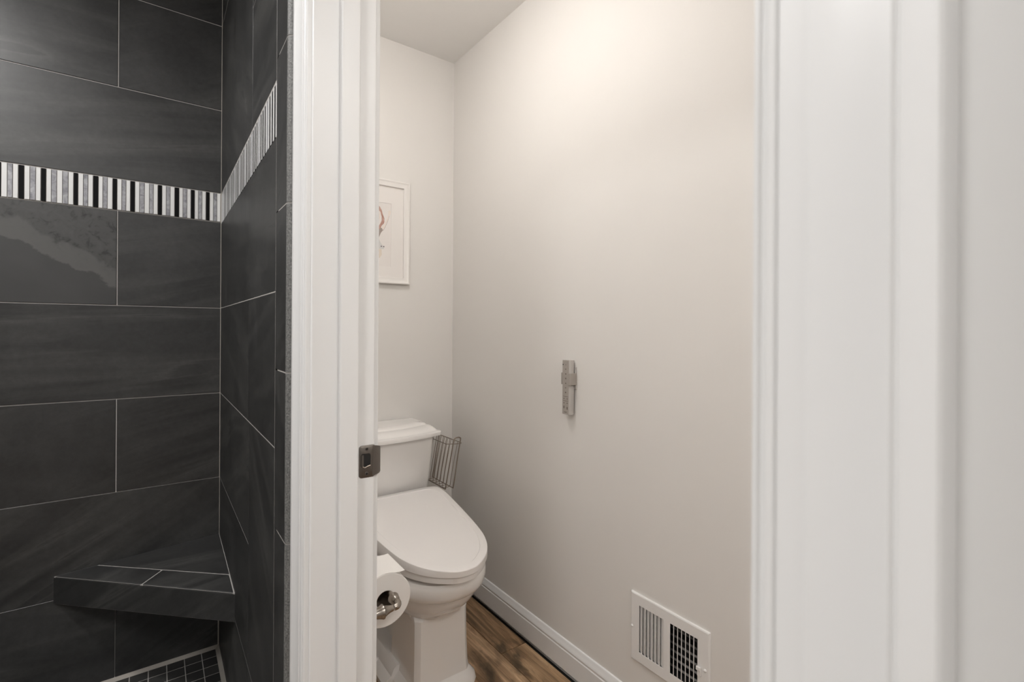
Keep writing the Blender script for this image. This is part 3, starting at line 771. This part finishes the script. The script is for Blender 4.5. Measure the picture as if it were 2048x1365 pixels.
for y in (.9568, .7182):
    m = MB(); m.lathe([(0, .0042), (.0012, .0040), (.0024, .0026), (.0028, .0)], (X0+.0002, y, .3048), (-1, 0, 0), 18); m.box((X0-.0030, y-.0030, .3044), (X0-.0022, y+.0030, .3052)); m.build('screw', M_vent, vframe, smooth=50)
m = MB(); m.box((X0-.0050, .7290, .2830), (X0, .7390, .3060)); m.box((X0-.0085, .7285, .2990), (X0-.003, .7405, .3085)); m.build('damper_lever', M_vent, VT, bevel=.0012)

# ------------------------------------------------------------------ framed print on the back wall
PF = thing('framed_print', 'white framed figure drawing hanging above the toilet tank', 'framed picture', (.7515, YB, 1.38))
px0, px1, pz0, pz1 = .5830, .9205, 1.3800, 1.8355
def rect_ring(d, y): return [(px0+d, y, pz0+d), (px1-d, y, pz0+d), (px1-d, y, pz1-d), (px0+d, y, pz1-d)]
m = MB(); m.loft([rect_ring(0, YB-.001), rect_ring(0, YB-.017), rect_ring(.0015, YB-.0195), rect_ring(.006, YB-.0200), rect_ring(.0085, YB-.0180), rect_ring(.014, YB-.0160), rect_ring(.022, YB-.0145), rect_ring(.026, YB-.0150), rect_ring(.0275, YB-.0140), rect_ring(.0280, YB-.006)], cap0=False, cap1=False)
m.build('frame', M_frame, PF, smooth=30)
m = MB(); ox0, ox1, oz0, oz1 = .6664, .8366, 1.455, 1.7335; ym = YB-.0075
for a, b_2 in (((px0+.026, pz0+.026), (ox0, pz1-.026)), ((ox1, pz0+.026), (px1-.026, pz1-.026)), ((ox0, pz0+.026), (ox1, oz0)), ((ox0, oz1), (ox1, pz1-.026))):
    m.box((a[0], ym, a[1]), (b_2[0], ym+.0015, b_2[1]))
m.build('mat_board', M_matboard, PF)
m = MB(); m.box((px0+.026, ym+.0016, pz0+.026), (px1-.026, ym+.0030, pz1-.026)); prn = m.build('print', M_printpaper, PF)
def ink(name, poly, mt, lay):
    y = ym + .0016 - .0001*lay; m = MB(); m.prism(poly, 'y', y-.0001, y+.0001); return m.build(name, mt, prn)
HX = .7535
hair_r = [(HX,1.722),(.772,1.722),(.784,1.715),(.793,1.700),(.799,1.680),(.8055,1.665),(.806,1.650),(.802,1.640),(.795,1.634),(.788,1.620),(.781,1.612),(.776,1.622),(.788,1.642),(.7935,1.655),(.7930,1.672),(.788,1.690),(.777,1.701),(.768,1.706),(HX,1.708)]
ink('hair', hair_r + [(2*HX-x_, z_) for x_, z_ in hair_r[::-1][1:-1]], M_hair, 3)
ink('face', [(HX+.034*math.sin(a), 1.676+.036*math.cos(a)) for a in [2*PI*k/24 for k in range(24)]], M_skin_ink, 2)
for s in (-1, 1):
    ink('eye', [(HX+s*.020+.0035*math.sin(a), 1.676+.0028*math.cos(a)) for a in [2*PI*k/10 for k in range(10)]], M_line_ink, 4)
    arm_ = [(.793,1.627),(.803,1.634),(.816,1.662),(.824,1.684),(.822,1.696),(.828,1.705),(.835,1.701),(.834,1.688),(.828,1.680),(.820,1.655),(.809,1.628),(.800,1.612)]
    ink('arm', [(x_ if s > 0 else 2*HX-x_, z_) for x_, z_ in arm_], M_skin_ink, 1)
    ln = [(.800,1.612),(.809,1.628),(.820,1.655),(.828,1.680),(.8285,1.6795),(.8212,1.654),(.8100,1.627),(.8010,1.611)]
    ink('arm_outline', [(x_ if s > 0 else 2*HX-x_, z_) for x_, z_ in ln], M_line_ink, 2)
ink('bodice', [(HX-.040,1.622),(HX+.040,1.622),(.800,1.613),(.790,1.600),(.781,1.578),(HX-.028,1.578),(HX-.040,1.600),(HX-.048,1.613)], M_dress_ink, 1)
ink('skirt', [(HX-.026,1.577),(HX+.026,1.577),(.790,1.556),(.806,1.538),(.803,1.530),(2*HX-.803,1.530),(2*HX-.806,1.538),(2*HX-.790,1.556)], M_skirt_ink, 1)
ink('hem', [(HX-.040,1.529),(HX+.040,1.529),(.795,1.505),(.785,1.490),(HX-.034,1.490),(HX-.042,1.505)], M_hem_ink, 1)
for dx in (-.050, -.039, -.020, 0, .020, .039, .050):
    ink('dot', [(HX+dx+.0035*math.sin(a), 1.5415+.0024*math.cos(a)) for a in [2*PI*k/10 for k in range(10)]], M_dot_ink, 3)

# ------------------------------------------------------------------ lamps
def dome(name, label, cat, loc, r, L, col):
    t_ = thing(name, label, cat, loc)
    m = MB(); m.lathe([(0, r+.012), (.020, r+.012), (.022, r+.004), (.022, 0)], loc, (0, 0, -1), 40); m.build('base', M_nickel, t_, smooth=35)
    m = MB(); m.lathe([(.0225, r), (.045, r*.97), (.065, r*.82), (.080, r*.55), (.088, r*.25), (.090, .0)], loc, (0, 0, -1), 40)
    m.build('diffuser', emission(name + '_glow', col, L), t_, smooth=60)
dome('toilet_room_ceiling_light', 'round dome ceiling light above the toilet', 'ceiling light', (.47, 1.20, ZC), .15, L_TOILET, (1.0, .975, .945))
dome('added_fill_light', 'large dome added as fill light on the ceiling at the front end of the toilet room', 'fill light', (.60, -.85, ZC), .20, L_FILL, (1.0, .975, .945))  # unseen dome, added to even out the light in the toilet room
dome('bathroom_ceiling_light', 'round dome ceiling light in front of the shower', 'ceiling light', (-.90, .12, ZC), .20, L_BATH, (1.0, .995, .985))
dome('bathroom_ceiling_light', 'round dome ceiling light at the far end of the bathroom from the shower', 'ceiling light', (-.20, -1.0, ZC), .20, L_BATH*.48, (1.0, .995, .985))
m = MB(); loc = (-.78, 1.18, ZC)
t_ = thing('shower_downlight', 'recessed round downlight above the shower', 'ceiling light', loc)
m.lathe([(0, .122), (.006, .120), (.008, .105), (.008, .101), (.0005, .1005)], loc, (0, 0, -1), 32, cap=False); m.build('trim_ring', M_trim, t_, smooth=35)
m = MB(); m.lathe([(.001, .100), (.0075, .099), (.0075, 0)], loc, (0, 0, -1), 32); m.build('lens', emission('downlight_glow', (1, .98, .96), L_SHOWER), t_)
